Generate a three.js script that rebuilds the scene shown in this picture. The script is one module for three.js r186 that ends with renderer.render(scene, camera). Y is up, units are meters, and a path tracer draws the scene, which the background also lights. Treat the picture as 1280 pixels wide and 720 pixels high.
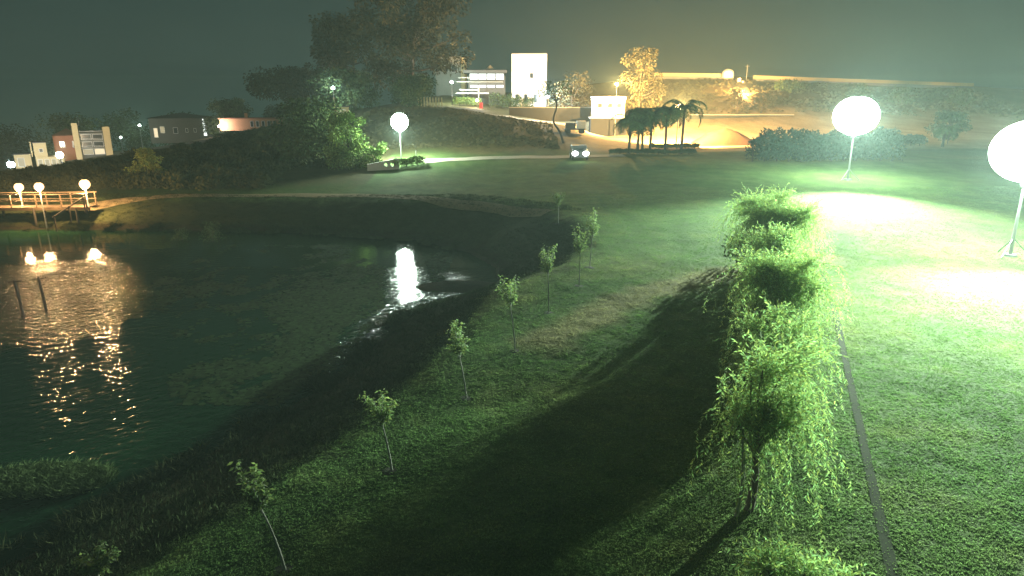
import * as THREE from 'three';
import { mergeGeometries } from 'three/addons/utils/BufferGeometryUtils.js';
import { RoundedBoxGeometry } from 'three/addons/geometries/RoundedBoxGeometry.js';
import { ImprovedNoise } from 'three/addons/math/ImprovedNoise.js';

// ---------------------------------------------------------------- camera, sky, exposure
const scene = new THREE.Scene();
const camera = new THREE.PerspectiveCamera(46.9, 1024 / 576, 0.1, 2000);
camera.position.set(0, 10, 0);
camera.rotation.x = -Math.atan(230 / 830);
const renderer = new THREE.WebGLRenderer({ antialias: true });
renderer.setSize(1024, 576);
renderer.shadowMap.enabled = true;
renderer.toneMapping = THREE.LinearToneMapping;
renderer.toneMappingExposure = 2.0;

const noiseGen = new ImprovedNoise();
const noise = (x, y, z = 0) => noiseGen.noise(x, y, z);
const fbm = (x, y, z = 0, o = 4) => { let s = 0, a = 1, t = 0; for (let i = 0; i < o; i++) { s += a * noise(x, y, z + i * 7.3); t += a; a *= 0.5; x *= 2.03; y *= 2.03; z *= 2.03; } return s / t; };
const rng = (seed) => () => { seed = (seed + 0x6d2b79f5) | 0; let t = Math.imul(seed ^ (seed >>> 15), 1 | seed); t = (t + Math.imul(t ^ (t >>> 7), 61 | t)) ^ t; return ((t ^ (t >>> 14)) >>> 0) / 4294967296; };
const lerp = (a, b, t) => a + (b - a) * t, clamp = (x, a = 0, b = 1) => Math.min(b, Math.max(a, x));
const smooth = (a, b, x) => { const t = clamp((x - a) / (b - a)); return t * t * (3 - 2 * t); };

{ // night sky over a lit town: dim teal glow, a little stronger towards the horizon
  const W = 512, H = 256, data = new Float32Array(W * H * 4);
  for (let j = 0; j < H; j++) for (let i = 0; i < W; i++) {
    const e = ((j + 0.5) / H - 0.5) * Math.PI, a = (i / W) * 2 * Math.PI, y = Math.sin(e);
    const cx = Math.cos(a) * Math.cos(e), cz = Math.sin(a) * Math.cos(e);
    const n = 1 + 0.22 * fbm(cx * 2.2 + 5, y * 5 + 3, cz * 2.2) + 0.08 * fbm(cx * 9, y * 16, cz * 9 + 2);
    const g = (0.8 + 0.35 * Math.exp(-Math.max(0, y) * 5)) * n * SKY();
    data.set([0.48 * g, 1.0 * g, 0.86 * g, 1], (j * W + i) * 4);
  }
  const sky = new THREE.DataTexture(data, W, H, THREE.RGBAFormat, THREE.FloatType);
  sky.mapping = THREE.EquirectangularReflectionMapping; sky.magFilter = THREE.LinearFilter; sky.needsUpdate = true;
  scene.background = sky; scene.environment = sky;
}
function SKY() { return 0.021; }
scene.fog = new THREE.FogExp2(new THREE.Color(0.72, 0.95, 0.86), 0.0008);

// ---------------------------------------------------------------- helpers
const taken = new Map();
function numbered(name) { const n = taken.get(name) ?? 0; taken.set(name, n + 1); return n ? `${name}_${String(n).padStart(3, '0')}` : name; }
function tag(o, label, category, group) { o.userData.label = label; o.userData.category = category; if (group) o.userData.group = group; return o; }
function thing(name, label, category, pos = [0, 0, 0], turn = 0, group) {
  const o = new THREE.Group(); o.name = numbered(name); o.position.set(...pos); o.rotation.y = turn; scene.add(o);
  return tag(o, label, category, group);
}
function part(name, geo, mat, parent) {
  const m = new THREE.Mesh(Array.isArray(geo) ? mergeGeometries(geo.map((g) => { const q = g.index ? g.toNonIndexed() : g; for (const k of Object.keys(q.attributes)) if (!['position', 'normal', 'uv'].includes(k)) q.deleteAttribute(k); return q; })) : geo, mat);
  m.name = name; m.castShadow = m.receiveShadow = true; parent.add(m); return m;
}
function struct(name, geo, mat) { const m = part(numbered(name), geo, mat, scene); m.userData.kind = 'structure'; return m; }
const box = (w, h, d, x = 0, y = 0, z = 0) => new THREE.BoxGeometry(w, h, d).translate(x, y, z);
const rbox = (w, h, d, x = 0, y = 0, z = 0, r = 0.03) => new RoundedBoxGeometry(w, h, d, 2, r).translate(x, y, z);
const cyl = (r0, r1, h, x = 0, y = 0, z = 0, n = 12) => new THREE.CylinderGeometry(r0, r1, h, n).translate(x, y, z);
const V = (x, y, z) => new THREE.Vector3(x, y, z);
function bar(a, b, w, h) { // a beam between two points
  const A = V(...a), B = V(...b), d = B.clone().sub(A), g = new THREE.BoxGeometry(w, h ?? w, d.length());
  const m = new THREE.Matrix4().lookAt(B, A, V(0, 1, 0)); g.applyMatrix4(m); const c = A.add(B).multiplyScalar(0.5); return g.translate(c.x, c.y, c.z);
}
function limb(pts, radii, seg = 7) { // a tapered tube through points
  const curve = new THREE.CatmullRomCurve3(pts), n = Math.max(3, pts.length * 3), fr = curve.computeFrenetFrames(n, false), pos = [], uv = [], idx = [];
  for (let i = 0; i <= n; i++) {
    const t = i / n, p = curve.getPoint(t), f = t * (radii.length - 1), k = Math.min(radii.length - 2, Math.floor(f)), r = lerp(radii[k], radii[k + 1], f - k);
    for (let j = 0; j <= seg; j++) {
      const a = (j / seg) * 2 * Math.PI, N = fr.normals[i], B = fr.binormals[i], c = Math.cos(a) * r, s = Math.sin(a) * r;
      pos.push(p.x + N.x * c + B.x * s, p.y + N.y * c + B.y * s, p.z + N.z * c + B.z * s); uv.push(j / seg, t * 3);
      if (i < n && j < seg) { const q = i * (seg + 1) + j; idx.push(q, q + seg + 1, q + 1, q + 1, q + seg + 1, q + seg + 2); }
    }
  }
  const g = new THREE.BufferGeometry(); g.setAttribute('position', new THREE.Float32BufferAttribute(pos, 3)); g.setAttribute('uv', new THREE.Float32BufferAttribute(uv, 2)); g.setIndex(idx); g.computeVertexNormals(); return g;
}
class Leaves { // many rhombic leaf blades in one geometry, each with its own tone
  constructor(r) { this.r = r; this.p = []; this.c = []; this.i = []; }
  add(x, y, z, dx, dy, dz, len, wid, tone) {
    const r = this.r; let sx = r() - 0.5, sy = (r() - 0.5) * 0.7, sz = r() - 0.5;
    const L = Math.hypot(dx, dy, dz) || 1; dx /= L; dy /= L; dz /= L;
    let cx = dy * sz - dz * sy, cy = dz * sx - dx * sz, cz = dx * sy - dy * sx; const C = Math.hypot(cx, cy, cz) || 1, w = (wid * 0.5) / C; cx *= w; cy *= w; cz *= w;
    const k = this.p.length / 3, hx = x + dx * len * 0.45, hy = y + dy * len * 0.45, hz = z + dz * len * 0.45;
    this.p.push(x, y, z, hx + cx, hy + cy, hz + cz, x + dx * len, y + dy * len - len * 0.08, z + dz * len, hx - cx, hy - cy, hz - cz);
    for (let q = 0; q < 4; q++) this.c.push(tone[0], tone[1], tone[2]);
    this.i.push(k, k + 1, k + 2, k, k + 2, k + 3);
  }
  build() {
    const g = new THREE.BufferGeometry(); g.setAttribute('position', new THREE.Float32BufferAttribute(this.p, 3)); g.setAttribute('color', new THREE.Float32BufferAttribute(this.c, 3));
    g.setAttribute('uv', new THREE.Float32BufferAttribute(new Float32Array(this.p.length / 3 * 2), 2)); g.setIndex(this.i); g.computeVertexNormals(); return g;
  }
}
const toneOf = (r, base, spread = 0.45, warm = 0.15) => { const k = 1 + (r() - 0.5) * 2 * spread, h = (r() - 0.5) * 2 * warm; return [base[0] * k * (1 + h), base[1] * k, base[2] * k * (1 - h)]; };

// ---------------------------------------------------------------- textures and materials
function tex(size, f, srgb = false, repeat = 1) {
  const d = new Uint8Array(size * size * 4);
  for (let j = 0; j < size; j++) for (let i = 0; i < size; i++) { const c = f(i / size, j / size), o = (j * size + i) * 4; for (let k = 0; k < 3; k++) d[o + k] = clamp(Array.isArray(c) ? c[k] : c) * 255; d[o + 3] = 255; }
  const t = new THREE.DataTexture(d, size, size); t.wrapS = t.wrapT = THREE.RepeatWrapping; t.magFilter = THREE.LinearFilter; t.minFilter = THREE.LinearMipmapLinearFilter; t.generateMipmaps = true;
  if (srgb) t.colorSpace = THREE.SRGBColorSpace; t.repeat.set(repeat, repeat); t.needsUpdate = true; return t;
}
const tileNoise = (u, v, f, s = 0) => { // noise that wraps
  const n = (a, b) => noise(a * f + s, b * f + s * 1.7, s); const x = u, y = v;
  return n(x, y) * (1 - x) * (1 - y) + n(x - 1, y) * x * (1 - y) + n(x, y - 1) * (1 - x) * y + n(x - 1, y - 1) * x * y;
};
const turfTex = tex(512, (u, v) => { const n = 0.5 * tileNoise(u, v, 9, 1) + 0.5 * tileNoise(u, v, 30, 4) + 0.7 * tileNoise(u, v, 90, 8) ; const k = 0.72 + 0.42 * n; return [k * 1.02, k, k * 0.9]; });
const turfBump = tex(512, (u, v) => 0.5 + 0.35 * tileNoise(u, v, 28, 2) + 0.5 * tileNoise(u, v, 110, 5));
const plasterTex = tex(256, (u, v) => 0.86 + 0.12 * tileNoise(u, v, 5, 3) + 0.08 * tileNoise(u, v, 40, 6));
const barkTex = tex(128, (u, v) => 0.75 + 0.5 * tileNoise(u, v * 0.3, 16, 3));
const waterBump = (() => { // wind ripples of several lengths, patchy, over a 16 m tile
  const r = rng(77), waves = [];
  for (let i = 0; i < 46; i++) { const dir = -1.0 + (r() - 0.5) * 2.0, k = Math.pow(2, 3.4 + r() * 3.2); waves.push([Math.round(Math.cos(dir) * k), Math.round(Math.sin(dir) * k), r() * 6.28, 1 / Math.pow(k / 10, 0.85)]); }
  return tex(1024, (u, v) => { let s = 0, a = 0; for (const [x, y, p, w] of waves) { s += w * Math.sin((x * u + y * v) * 2 * Math.PI + p); a += w; } const gust = 0.75 + 0.55 * tileNoise(u, v, 5, 9); return 0.5 + (s / a) * 1.5 * gust; });
})();
const dull = (color, extra = {}) => new THREE.MeshPhysicalMaterial({ color: new THREE.Color().setRGB(...color), roughness: 1, specularIntensity: 0.12, ...extra });
const std = (color, roughness = 0.9, extra = {}) => new THREE.MeshStandardMaterial({ color: new THREE.Color().setRGB(...color), roughness, ...extra });
const M = {
  ground: dull([1, 1, 1], { vertexColors: true, map: turfTex, bumpMap: turfBump, bumpScale: 0.05 }),
  path: dull([0.34, 0.28, 0.19], { map: turfTex, bumpMap: turfBump, bumpScale: 0.02 }),
  paleRoad: dull([0.5, 0.47, 0.4], { map: turfTex, bumpMap: turfBump, bumpScale: 0.02 }),
  ditchShade: dull([0.03, 0.042, 0.018], { map: turfTex }),
  bark: std([0.11, 0.085, 0.06], 1, { map: barkTex }), paleBark: std([0.33, 0.33, 0.27], 0.9, { map: barkTex }), darkBark: std([0.05, 0.04, 0.03], 1, { map: barkTex }),
  leaf: new THREE.MeshPhysicalMaterial({ color: 0xffffff, vertexColors: true, roughness: 0.9, transmission: 0.58, thickness: 0, specularIntensity: 0.4 }),
  farLeaf: dull([1, 1, 1], { vertexColors: true }),
  blade: dull([1, 1, 1]), turfBlade: new THREE.MeshPhysicalMaterial({ color: 0xffffff, roughness: 1, transmission: 0.55, thickness: 0, specularIntensity: 0.2 }),
  pole: std([0.22, 0.23, 0.22], 0.55, { metalness: 0.5 }), darkMetal: std([0.06, 0.06, 0.06], 0.6, { metalness: 0.3 }), whiteMetal: std([0.6, 0.6, 0.58], 0.5),
  wood: std([0.085, 0.055, 0.03], 0.9, { map: barkTex }), stake: std([0.06, 0.05, 0.04], 0.95, { map: barkTex }),
  cream: std([0.5, 0.4, 0.22], 0.9, { map: plasterTex }), white: std([0.74, 0.74, 0.7], 0.9, { map: plasterTex }), greyWall: std([0.22, 0.22, 0.2], 0.9, { map: plasterTex }),
  slate: std([0.03, 0.033, 0.035], 0.95, { map: plasterTex }), darkWall: std([0.08, 0.08, 0.075], 0.9, { map: plasterTex }), brick: std([0.32, 0.13, 0.075], 0.95, { map: plasterTex }), orange: std([0.42, 0.24, 0.13], 0.95, { map: plasterTex }),
  concrete: std([0.42, 0.42, 0.38], 0.95, { map: plasterTex }), roof: std([0.05, 0.05, 0.05], 0.8), tile: std([0.2, 0.09, 0.05], 0.9), glass: std([0.02, 0.025, 0.03], 0.15), frame: std([0.5, 0.5, 0.48], 0.6),
  soil: dull([0.1, 0.058, 0.035], { map: turfTex, bumpMap: turfBump, bumpScale: 0.08 }), black: std([0.01, 0.01, 0.01], 1), tyre: std([0.02, 0.02, 0.02], 0.9), carPaint: new THREE.MeshPhysicalMaterial({ color: new THREE.Color().setRGB(0.12, 0.13, 0.14), roughness: 0.35, clearcoat: 1 }), red: std([0.4, 0.03, 0.03], 0.5),
};
const glow = (c, k) => new THREE.MeshStandardMaterial({ color: 0x000000, emissive: new THREE.Color().setRGB(...c), emissiveIntensity: k, roughness: 0.6 });

// ---------------------------------------------------------------- terrain: [x, distance, height] spot heights
const SPOTS = `0 -30 1.8;0 0 1.8;5 5 1.9;-4.3 10.6 1.5;-2.9 14 1.6;-1.3 17.9 1.7;.1 21.3 1.9;1.45 25 2.1;3 28.2 2.3;3.7 31 2.5;3 42 2.9;5.1 11.4 2;8.4 19.5 2.1;12 29 2.3;6.6 9.7 2.1;25.7 34 2.3;20 15 2.1;40 20 2.2;31.5 62 4.1;45 60 4.1;15 60 3.6;15 45 2.9;25 45 3;40 40 2.7
-9.7 74 3.9;5.5 77.2 4.05;7.3 73.3 4.05;15 80 4.3;20.8 80 4.3;25 92 4.6;33 92 4.75;25 70 4.4;37 68 4.5;54 85 4.8;50 70 4.5;12 105 5;13 111 4.9;30 105 6.2;36 120 8.6;29 140 15.4;43 140 15.2;65 140 14.5;90 140 13.6;66 120 8.5;90 120 8;40 170 15
-9.3 100 9.4;0 104 8;0 106 7.6;10 106 7.35;-14 85 5;-5 85 5;-3 130 10;3 130 10;-12.6 76 3.9;-16 95 8;-25 105 9.3;-17 110 9.8;-14 140 12;6 86 4.9;8 96 6
-20 90 6.2;-30 95 6.6;-32 75 3.5;-42 80 3.8;-40 95 5.0;-58 100 2.2;-45 75 3;-58 78 1.9;-62 84 1.7;-31.8 60 1.85;-17.4 60 1.85;-24 61 1.85;-36 57 1.9;-4.8 49.4 2.3;1 40.6 2.6;-44 62 1.8;-60 62 1.6;-10 57 2.2
-78 125 .6;-87 120 -1;-84 128 -.3;-72 150 1.5;-58 140 4.2;-50 135 5.2;-46 135 5.6;-100 115 -2;-78 105 -2;-70 90 .8;-20 78 3.6;-150 200 -4;0 250 9;150 200 14;-80 220 -3;100 100 6;100 50 4;-100 30 2;-100 60 1.5;-100 0 2;100 0 2;100 -40 2;-60 -40 1.8;-300 300 -16;300 300 16;0 420 2;-300 0 2;300 0 5;-200 420 -24;200 420 16`
  .split(/[;\n]/).map((s) => s.trim().split(/\s+/).map(Number));
const RBF = (() => {
  const n = SPOTS.length, N = n + 3, A = [], phi = (a, b) => Math.hypot(a[0] - b[0], a[1] - b[1]);
  for (let i = 0; i < N; i++) A.push(new Float64Array(N + 1));
  for (let i = 0; i < n; i++) { for (let j = 0; j < n; j++) A[i][j] = phi(SPOTS[i], SPOTS[j]); A[i][i] -= 0.6; A[i][n] = A[n][i] = 1; A[i][n + 1] = A[n + 1][i] = SPOTS[i][0]; A[i][n + 2] = A[n + 2][i] = SPOTS[i][1]; A[i][N] = SPOTS[i][2]; }
  for (let c = 0; c < N; c++) {
    let p = c; for (let i = c + 1; i < N; i++) if (Math.abs(A[i][c]) > Math.abs(A[p][c])) p = i; [A[c], A[p]] = [A[p], A[c]];
    for (let i = 0; i < N; i++) if (i !== c) { const k = A[i][c] / A[c][c]; if (k) for (let j = c; j <= N; j++) A[i][j] -= k * A[c][j]; }
  }
  return A.map((row, i) => row[N] / row[i]);
})();
function base(x, d) { let s = RBF[SPOTS.length] + RBF[SPOTS.length + 1] * x + RBF[SPOTS.length + 2] * d; for (let i = 0; i < SPOTS.length; i++) s += RBF[i] * Math.hypot(x - SPOTS[i][0], d - SPOTS[i][1]); return s; }
const SHORE = [[-38.3, 54.2], [-25.6, 53.8], [-15.4, 52.4], [-7.3, 49.8], [-2.8, 45.2], [-1, 41], [-0.7, 37], [-1.6, 34.4], [-3.2, 32.9], [-5.25, 30.7], [-6.5, 23.9], [-8, 19.6], [-9.25, 16.7], [-10.4, 14.4], [-11.5, 12.6], [-15, 8], [-22, 3], [-40, 0], [-70, 8], [-80, 30], [-74, 48], [-52, 54]];
function shoreDistance(x, d) { // metres to the water's edge, negative in the water
  let best = 1e9, inside = false;
  for (let i = 0, j = SHORE.length - 1; i < SHORE.length; j = i++) {
    const [ax, ad] = SHORE[j], [bx, bd] = SHORE[i], vx = bx - ax, vd = bd - ad, t = clamp(((x - ax) * vx + (d - ad) * vd) / (vx * vx + vd * vd));
    best = Math.min(best, Math.hypot(x - ax - vx * t, d - ad - vd * t));
    if ((ad > d) !== (bd > d) && x < ((bx - ax) * (d - ad)) / (bd - ad) + ax) inside = !inside;
  }
  return inside ? -best : best;
}
function hAt(x, d) {
  let h = base(x, d);
  if (x > -110 && x < 20 && d > -20 && d < 75) {
    let s = shoreDistance(x, d) + 0.5 * fbm(x * 0.3, d * 0.3, 2);
    const W = 5.6;
    if (s < W) { const t = clamp(s / W); h = s < 0 ? Math.max(-1.2, s * 0.22) : h * (1 - Math.pow(1 - t, 1.45)); }
    const isl = Math.hypot((x + 2.9) / 2.7, (d - 36.4) / 1.25); // mud spit
    if (isl < 1.3) h = Math.max(h, 0.16 * (1 - isl) + 0.03 * noise(x * 2, d * 2));
  }
  const rough = d > 60 ? 0.12 : 0.04;
  return h + rough * fbm(x * 0.25, d * 0.25, 5) + (d < 60 ? 0.02 * noise(x * 1.3, d * 1.3, 3) : 0);
}
const distSeg = (x, d, L) => { let b = 1e9; for (let i = 1; i < L.length; i++) { const [ax, ad] = L[i - 1], [bx, bd] = L[i], vx = bx - ax, vd = bd - ad, t = clamp(((x - ax) * vx + (d - ad) * vd) / (vx * vx + vd * vd)); b = Math.min(b, Math.hypot(x - ax - vx * t, d - ad - vd * t)); } return b; };
const WORN = [[1.2, 22], [4.5, 26], [9, 29.5], [16, 33]];
function groundTone(x, d, h) {
  const n = fbm(x * 0.12, d * 0.12, 1), m = fbm(x * 0.7, d * 0.7, 9), s = x < 20 && d < 75 && x > -110 ? shoreDistance(x, d) : 50;
  let c = [0.085, 0.15, 0.05];
  const mix = (b, t) => { c = c.map((v, i) => lerp(v, b[i], clamp(t))); };
  mix([0.12, 0.13, 0.05], 0.5 * smooth(-0.1, 0.35, n) + 0.3 * smooth(0, 0.4, m));
  mix([0.05, 0.06, 0.028], smooth(d < 27 ? 5.2 : 6.2, d < 27 ? 3.4 : 4, s + m * 2.2));
  mix([0.045, 0.037, 0.025], smooth(1.2, 0.2, s + m));
  mix([0.25, 0.23, 0.13], 0.9 * smooth(1.5, 0.3, distSeg(x, d, WORN) + m * 1.2));
  if (d > 58 && x < -14) mix([0.075, 0.07, 0.035], smooth(62, 68, d + m * 3));
  if (d > 76) {
    if (x > -22 && x < 14) mix([0.13, 0.115, 0.055], smooth(78, 84, d + n * 6) * smooth(-22, -16, x));
    if (x > 8) { mix([0.44, 0.36, 0.24], smooth(81, 84, d) * smooth(8, 13, x)); mix([0.17, 0.13, 0.08], smooth(118, 122, d + n * 4)); }
  }
  const k = 1 + 0.55 * m + 0.4 * n; return c.map((v) => clamp(v * k, 0.01, 0.6));
}
{
  const ax = (lo, hi, s0, far, grow) => { const a = []; for (let v = lo; v <= hi + 1e-6; v += s0) a.push(v); let s = s0; for (let v = hi; v < far[1];) { s *= grow; v += s; a.push(v); } s = s0; for (let v = lo; v > far[0];) { s *= grow; v -= s; a.unshift(v); } return a; };
  const xs = ax(-14, 32, 0.36, [-420, 420], 1.045), ds = ax(4, 56, 0.36, [-60, 480], 1.03), nx = xs.length, nd = ds.length, pos = new Float32Array(nx * nd * 3), col = new Float32Array(nx * nd * 3), uv = new Float32Array(nx * nd * 2), idx = [];
  for (let j = 0; j < nd; j++) for (let i = 0; i < nx; i++) {
    const k = j * nx + i, x = xs[i], d = ds[j], h = hAt(x, d), c = groundTone(x, d, h);
    pos.set([x, h, -d], k * 3); col.set(c, k * 3); uv.set([x / 4.2, d / 4.2], k * 2);
    if (i < nx - 1 && j < nd - 1) idx.push(k, k + 1, k + nx, k + 1, k + nx + 1, k + nx);
  }
  const g = new THREE.BufferGeometry(); g.setAttribute('position', new THREE.BufferAttribute(pos, 3)); g.setAttribute('color', new THREE.BufferAttribute(col, 3)); g.setAttribute('uv', new THREE.BufferAttribute(uv, 2)); g.setIndex(idx); g.computeVertexNormals();
  struct('ground', g, M.ground);
}
function strip(name, line, width, mat, lift = 0.03, tall = 0) { // a path draped on the ground
  const c = new THREE.CatmullRomCurve3(line.map(([x, d]) => V(x, 0, -d))), n = Math.ceil(c.getLength() / 0.5), pos = [], uv = [], idx = [], K = 6;
  for (let i = 0; i <= n; i++) {
    const p = c.getPoint(i / n), t = c.getTangent(i / n), w = width * (1 + 0.18 * noise(i * 0.13, width, 4));
    for (let k = 0; k <= K; k++) { const s = (k / K - 0.5) * w, x = p.x - t.z * s, z = p.z + t.x * s; pos.push(x, hAt(x, -z) + lift + tall * (k > 0 && k < K ? 1 : 0), z); uv.push(x / 3, z / 3); if (i < n && k < K) { const q = i * (K + 1) + k; idx.push(q, q + 1, q + K + 1, q + 1, q + K + 2, q + K + 1); } }
  }
  const g = new THREE.BufferGeometry(); g.setAttribute('position', new THREE.Float32BufferAttribute(pos, 3)); g.setAttribute('uv', new THREE.Float32BufferAttribute(uv, 2)); g.setIndex(idx); g.computeVertexNormals();
  return struct(name, g, mat);
}
strip('path', [[-37, 57.2], [-34.5, 58.6], [-31, 60.4], [-24, 61], [-17.4, 60.6], [-9, 57], [-3, 52], [2.5, 46]], 1.5, M.path);
strip('path', [[-9.8, 74.2], [-6, 75.6], [-1, 76.6], [5.5, 77.4], [13, 78.2]], 2.2, M.paleRoad, 0.05);
strip('road', [[-2, 108], [0, 106.4], [5, 105.8], [10, 106.3], [14, 108]], 5, M.paleRoad, 0.08);
const DITCH = [[15, 31.5], [14.3, 29.6], [12.95, 25.7], [9.6, 17.2], [6.6, 9.7], [4.2, 3.5]];
strip('ditch_shade_strip', DITCH, 0.2, M.ditchShade, 0.012);  // flush strip with the shade of the lawn ditch put into its colour

// ---------------------------------------------------------------- pond: calm far water, ruffled near the left and along the shore
{
  const mats = [0.006, 0.03, 0.12, 0.3].map((b, i) => new THREE.MeshPhysicalMaterial({ color: new THREE.Color().setRGB(0.008, 0.03, 0.013), roughness: [0.05, 0.1, 0.12, 0.12][i], ior: 1.33, specularIntensity: [0.5, 0.3, 0.4, 0.8][i], bumpMap: waterBump, bumpScale: b }));
  const x0 = -92, x1 = 1, d0 = -4, d1 = 58, s = 0.5, nx = Math.round((x1 - x0) / s), nd = Math.round((d1 - d0) / s), pos = [], uv = [], lists = [[], [], [], []];
  for (let j = 0; j <= nd; j++) for (let i = 0; i <= nx; i++) {
    const x = x0 + i * s, d = d0 + j * s; pos.push(x, 0, -d); uv.push(x / 8, d / 8);
    if (i < nx && j < nd) {
      const sd = shoreDistance(x + s / 2, d + s / 2); if (sd > 2) continue;
      const n = fbm(x * 0.14, d * 0.14, 6), left = smooth(-14, -24, x + n * 6) * smooth(48, 38, d + n * 5), near = smooth(-3.2, -0.8, sd) * smooth(40, 32, d) * smooth(19, 25, d);
      const k = Math.round(clamp(Math.max(left, near, 0.3 * smooth(46, 36, d)) * 3, 0, 3)), q = j * (nx + 1) + i; lists[k].push(q, q + 1, q + nx + 1, q + 1, q + nx + 2, q + nx + 1);
    }
  }
  const g = new THREE.BufferGeometry(); g.setAttribute('position', new THREE.Float32BufferAttribute(pos, 3)); g.setAttribute('uv', new THREE.Float32BufferAttribute(uv, 2)); g.setIndex(lists.flat());
  g.setAttribute('normal', new THREE.Float32BufferAttribute(pos.map((_, i) => (i % 3 === 1 ? 1 : 0)), 3));
  let at = 0; lists.forEach((l, i) => { if (l.length) g.addGroup(at, l.length, i); at += l.length; });
  struct('pond_water', g, mats);
}

// ---------------------------------------------------------------- lamps
const WHITE = [0.8, 1, 0.84], WARM = [1, 0.58, 0.24], SODIUM = [1, 0.58, 0.2], BLUE = [0.75, 0.92, 1];
function pointLight(parent, c, I, y, r = 8, x = 0, z = 0) { const l = new THREE.PointLight(new THREE.Color().setRGB(...c), I, 0, 2); l.position.set(x, y, z); l.castShadow = true; l.shadow.radius = r; l.name = 'lamp_light'; parent.add(l); return l; }
function postLamp(name, label, x, d, yLamp, c, I, opt = {}) {
  const g0 = opt.ground ?? hAt(x, d), t = thing(name, label, 'street lamp', [x, g0 - 0.05, -d], opt.turn ?? 0), h = yLamp - g0 + 0.05, r = opt.r ?? 0.235, big = r > 0.24;
  part('pole', [cyl(0.045 * (opt.k ?? 1), 0.075 * (opt.k ?? 1), h - r * 0.9, 0, (h - r * 0.9) / 2, 0), cyl(0.1, 0.13, 0.18, 0, 0.09, 0)], opt.mat ?? M.pole, t);
  part('lamp_collar', cyl(r * 0.62, r * 0.35, 0.1, 0, h - r * 0.95, 0), opt.mat ?? M.pole, t);
  part('lamp_globe', new THREE.SphereGeometry(r, 24, 16).translate(0, h, 0), glow(c, opt.glow ?? 12), t);
  part('lamp_cap', new THREE.SphereGeometry(r * 0.5, 16, 6, 0, 6.3, 0, 0.9).translate(0, h + r * 0.56, 0), M.darkMetal, t);
  if (opt.aim) { const l = new THREE.SpotLight(new THREE.Color().setRGB(...c), I, 0, opt.half ?? 1.2, 0.4, 2), q = V(opt.aim[0] - x, opt.aim[1] - g0 + 0.05, d - opt.aim[2]), u = q.clone().sub(V(0, h, 0)).multiply(V(1, 0.15, 1)).normalize().multiplyScalar(r + 0.2); l.position.set(u.x, h + u.y, u.z); l.target.position.copy(q); l.castShadow = true; l.shadow.radius = 9; l.name = 'lamp_light'; t.add(l, l.target); return t; }
  pointLight(t, c, I, h - (big ? r + 0.1 : 0), 9, 0, big ? 0.32 : 0); // a globe enlarged to its glare carries its light just below its face
  return t;
}
function glareFloodlight(name, label, x, d, yLamp, c, I, r, aim, half, k) { // a floodlight on a mast, its lens glare shaped as a glowing ball
  const g0 = hAt(x, d), t = thing(name, label, 'glare floodlight', [x, g0 - 0.05, -d]), h = yLamp - g0 + 0.05;
  part('mast', [cyl(0.05, 0.09, h - r * 0.86, 0, (h - r * 0.86) / 2, 0), cyl(0.3, 0.34, 0.16, 0, 0.08, 0)], M.pole, t);
  part('collar', cyl(0.22, 0.12, 0.3, 0, h - r * 0.95, 0), M.darkMetal, t);
  const b = part('glare_ball_lamp', new THREE.SphereGeometry(r, 40, 24).scale(1, 0.88, 1).translate(0, h, 0), glow(c, k), t);
  part('top_cap', new THREE.SphereGeometry(r * 0.3, 20, 6, 0, 6.3, 0, 1).scale(1, 0.7, 1).translate(0, h + r * 0.72, 0), M.pole, b);
  for (let i = 0; i < 3; i++) { const a = i * 2.094 + 0.5; part('leg', bar([0, 1.0, 0], [Math.cos(a) * 0.9, 0.05, Math.sin(a) * 0.9], 0.05), M.pole, t); }
  const q = V(aim[0] - x, aim[1] - g0 + 0.05, d - aim[2]), u = V(q.x, 0, q.z).normalize().multiplyScalar(r + 0.12);
  const l = new THREE.SpotLight(new THREE.Color().setRGB(...c), I, 0, half, 0.9, 2); l.position.set(u.x, h, u.z); l.target.position.copy(q); l.castShadow = true; l.shadow.radius = 10; l.name = 'flood_light'; t.add(l, l.target);
  return t;
}
glareFloodlight('glare_floodlight', 'brightest white floodlight with ball shaped glare on a mast at the right edge of the lawn', 26.1, 34, 7.7, WHITE, 6300, 1.75, [13, 1, 8], 1.12, 75);
glareFloodlight('glare_floodlight', 'dazzling white floodlight with ball shaped glare on a mast in front of the dark hedge', 28.6, 57, 9.05, WHITE, 11500, 1.75, [12.5, 1, 16], 0.84, 70);
postLamp('street_lamp', 'bright white lamp post beside the light green tree, left of the mound', -12.5, 76, 8.1, WHITE, 600, { glow: 40, r: 0.95 });
postLamp('bridge_lamp', 'warm globe lamp on the footbridge nearest the left edge', -40.9, 55.3, 3.35, WARM, 85, { ground: 1.7, k: 0.8, r: 0.34, glow: 2.2 });
postLamp('bridge_lamp', 'warm globe lamp on a tall post rising from the water beside the footbridge', -38.3, 54, 3.55, WARM, 85, { ground: -0.4, k: 0.8, r: 0.34, glow: 2.2 });
postLamp('bridge_lamp', 'warm globe lamp at the right end of the footbridge by the dirt path', -35.4, 55.3, 3.6, WARM, 140, { ground: 1.8, k: 0.8, r: 0.4, glow: 2.2 });
postLamp('street_lamp', 'cold white lamp at the far left below the cream houses', -78.2, 105, 0.9, BLUE, 350, { glow: 40, r: 0.5, aim: [-86, -0.5, 120], half: 0.9 });
postLamp('street_lamp', 'pinkish white lamp in front of the orange brick house', -67, 100, 2.7, [1, 0.78, 0.5], 1000, { glow: 30, r: 0.5, aim: [-80, 2.5, 124], half: 0.9 });
postLamp('street_lamp', 'white lamp on the hilltop left of the lit modern house', -10.6, 122, 13.7, WHITE, 260, { glow: 40 });
postLamp('street_lamp', 'bluish lamp behind the thin bare tree by the pale road', 5.95, 113.7, 11.2, BLUE, 600, { glow: 20 });
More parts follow.
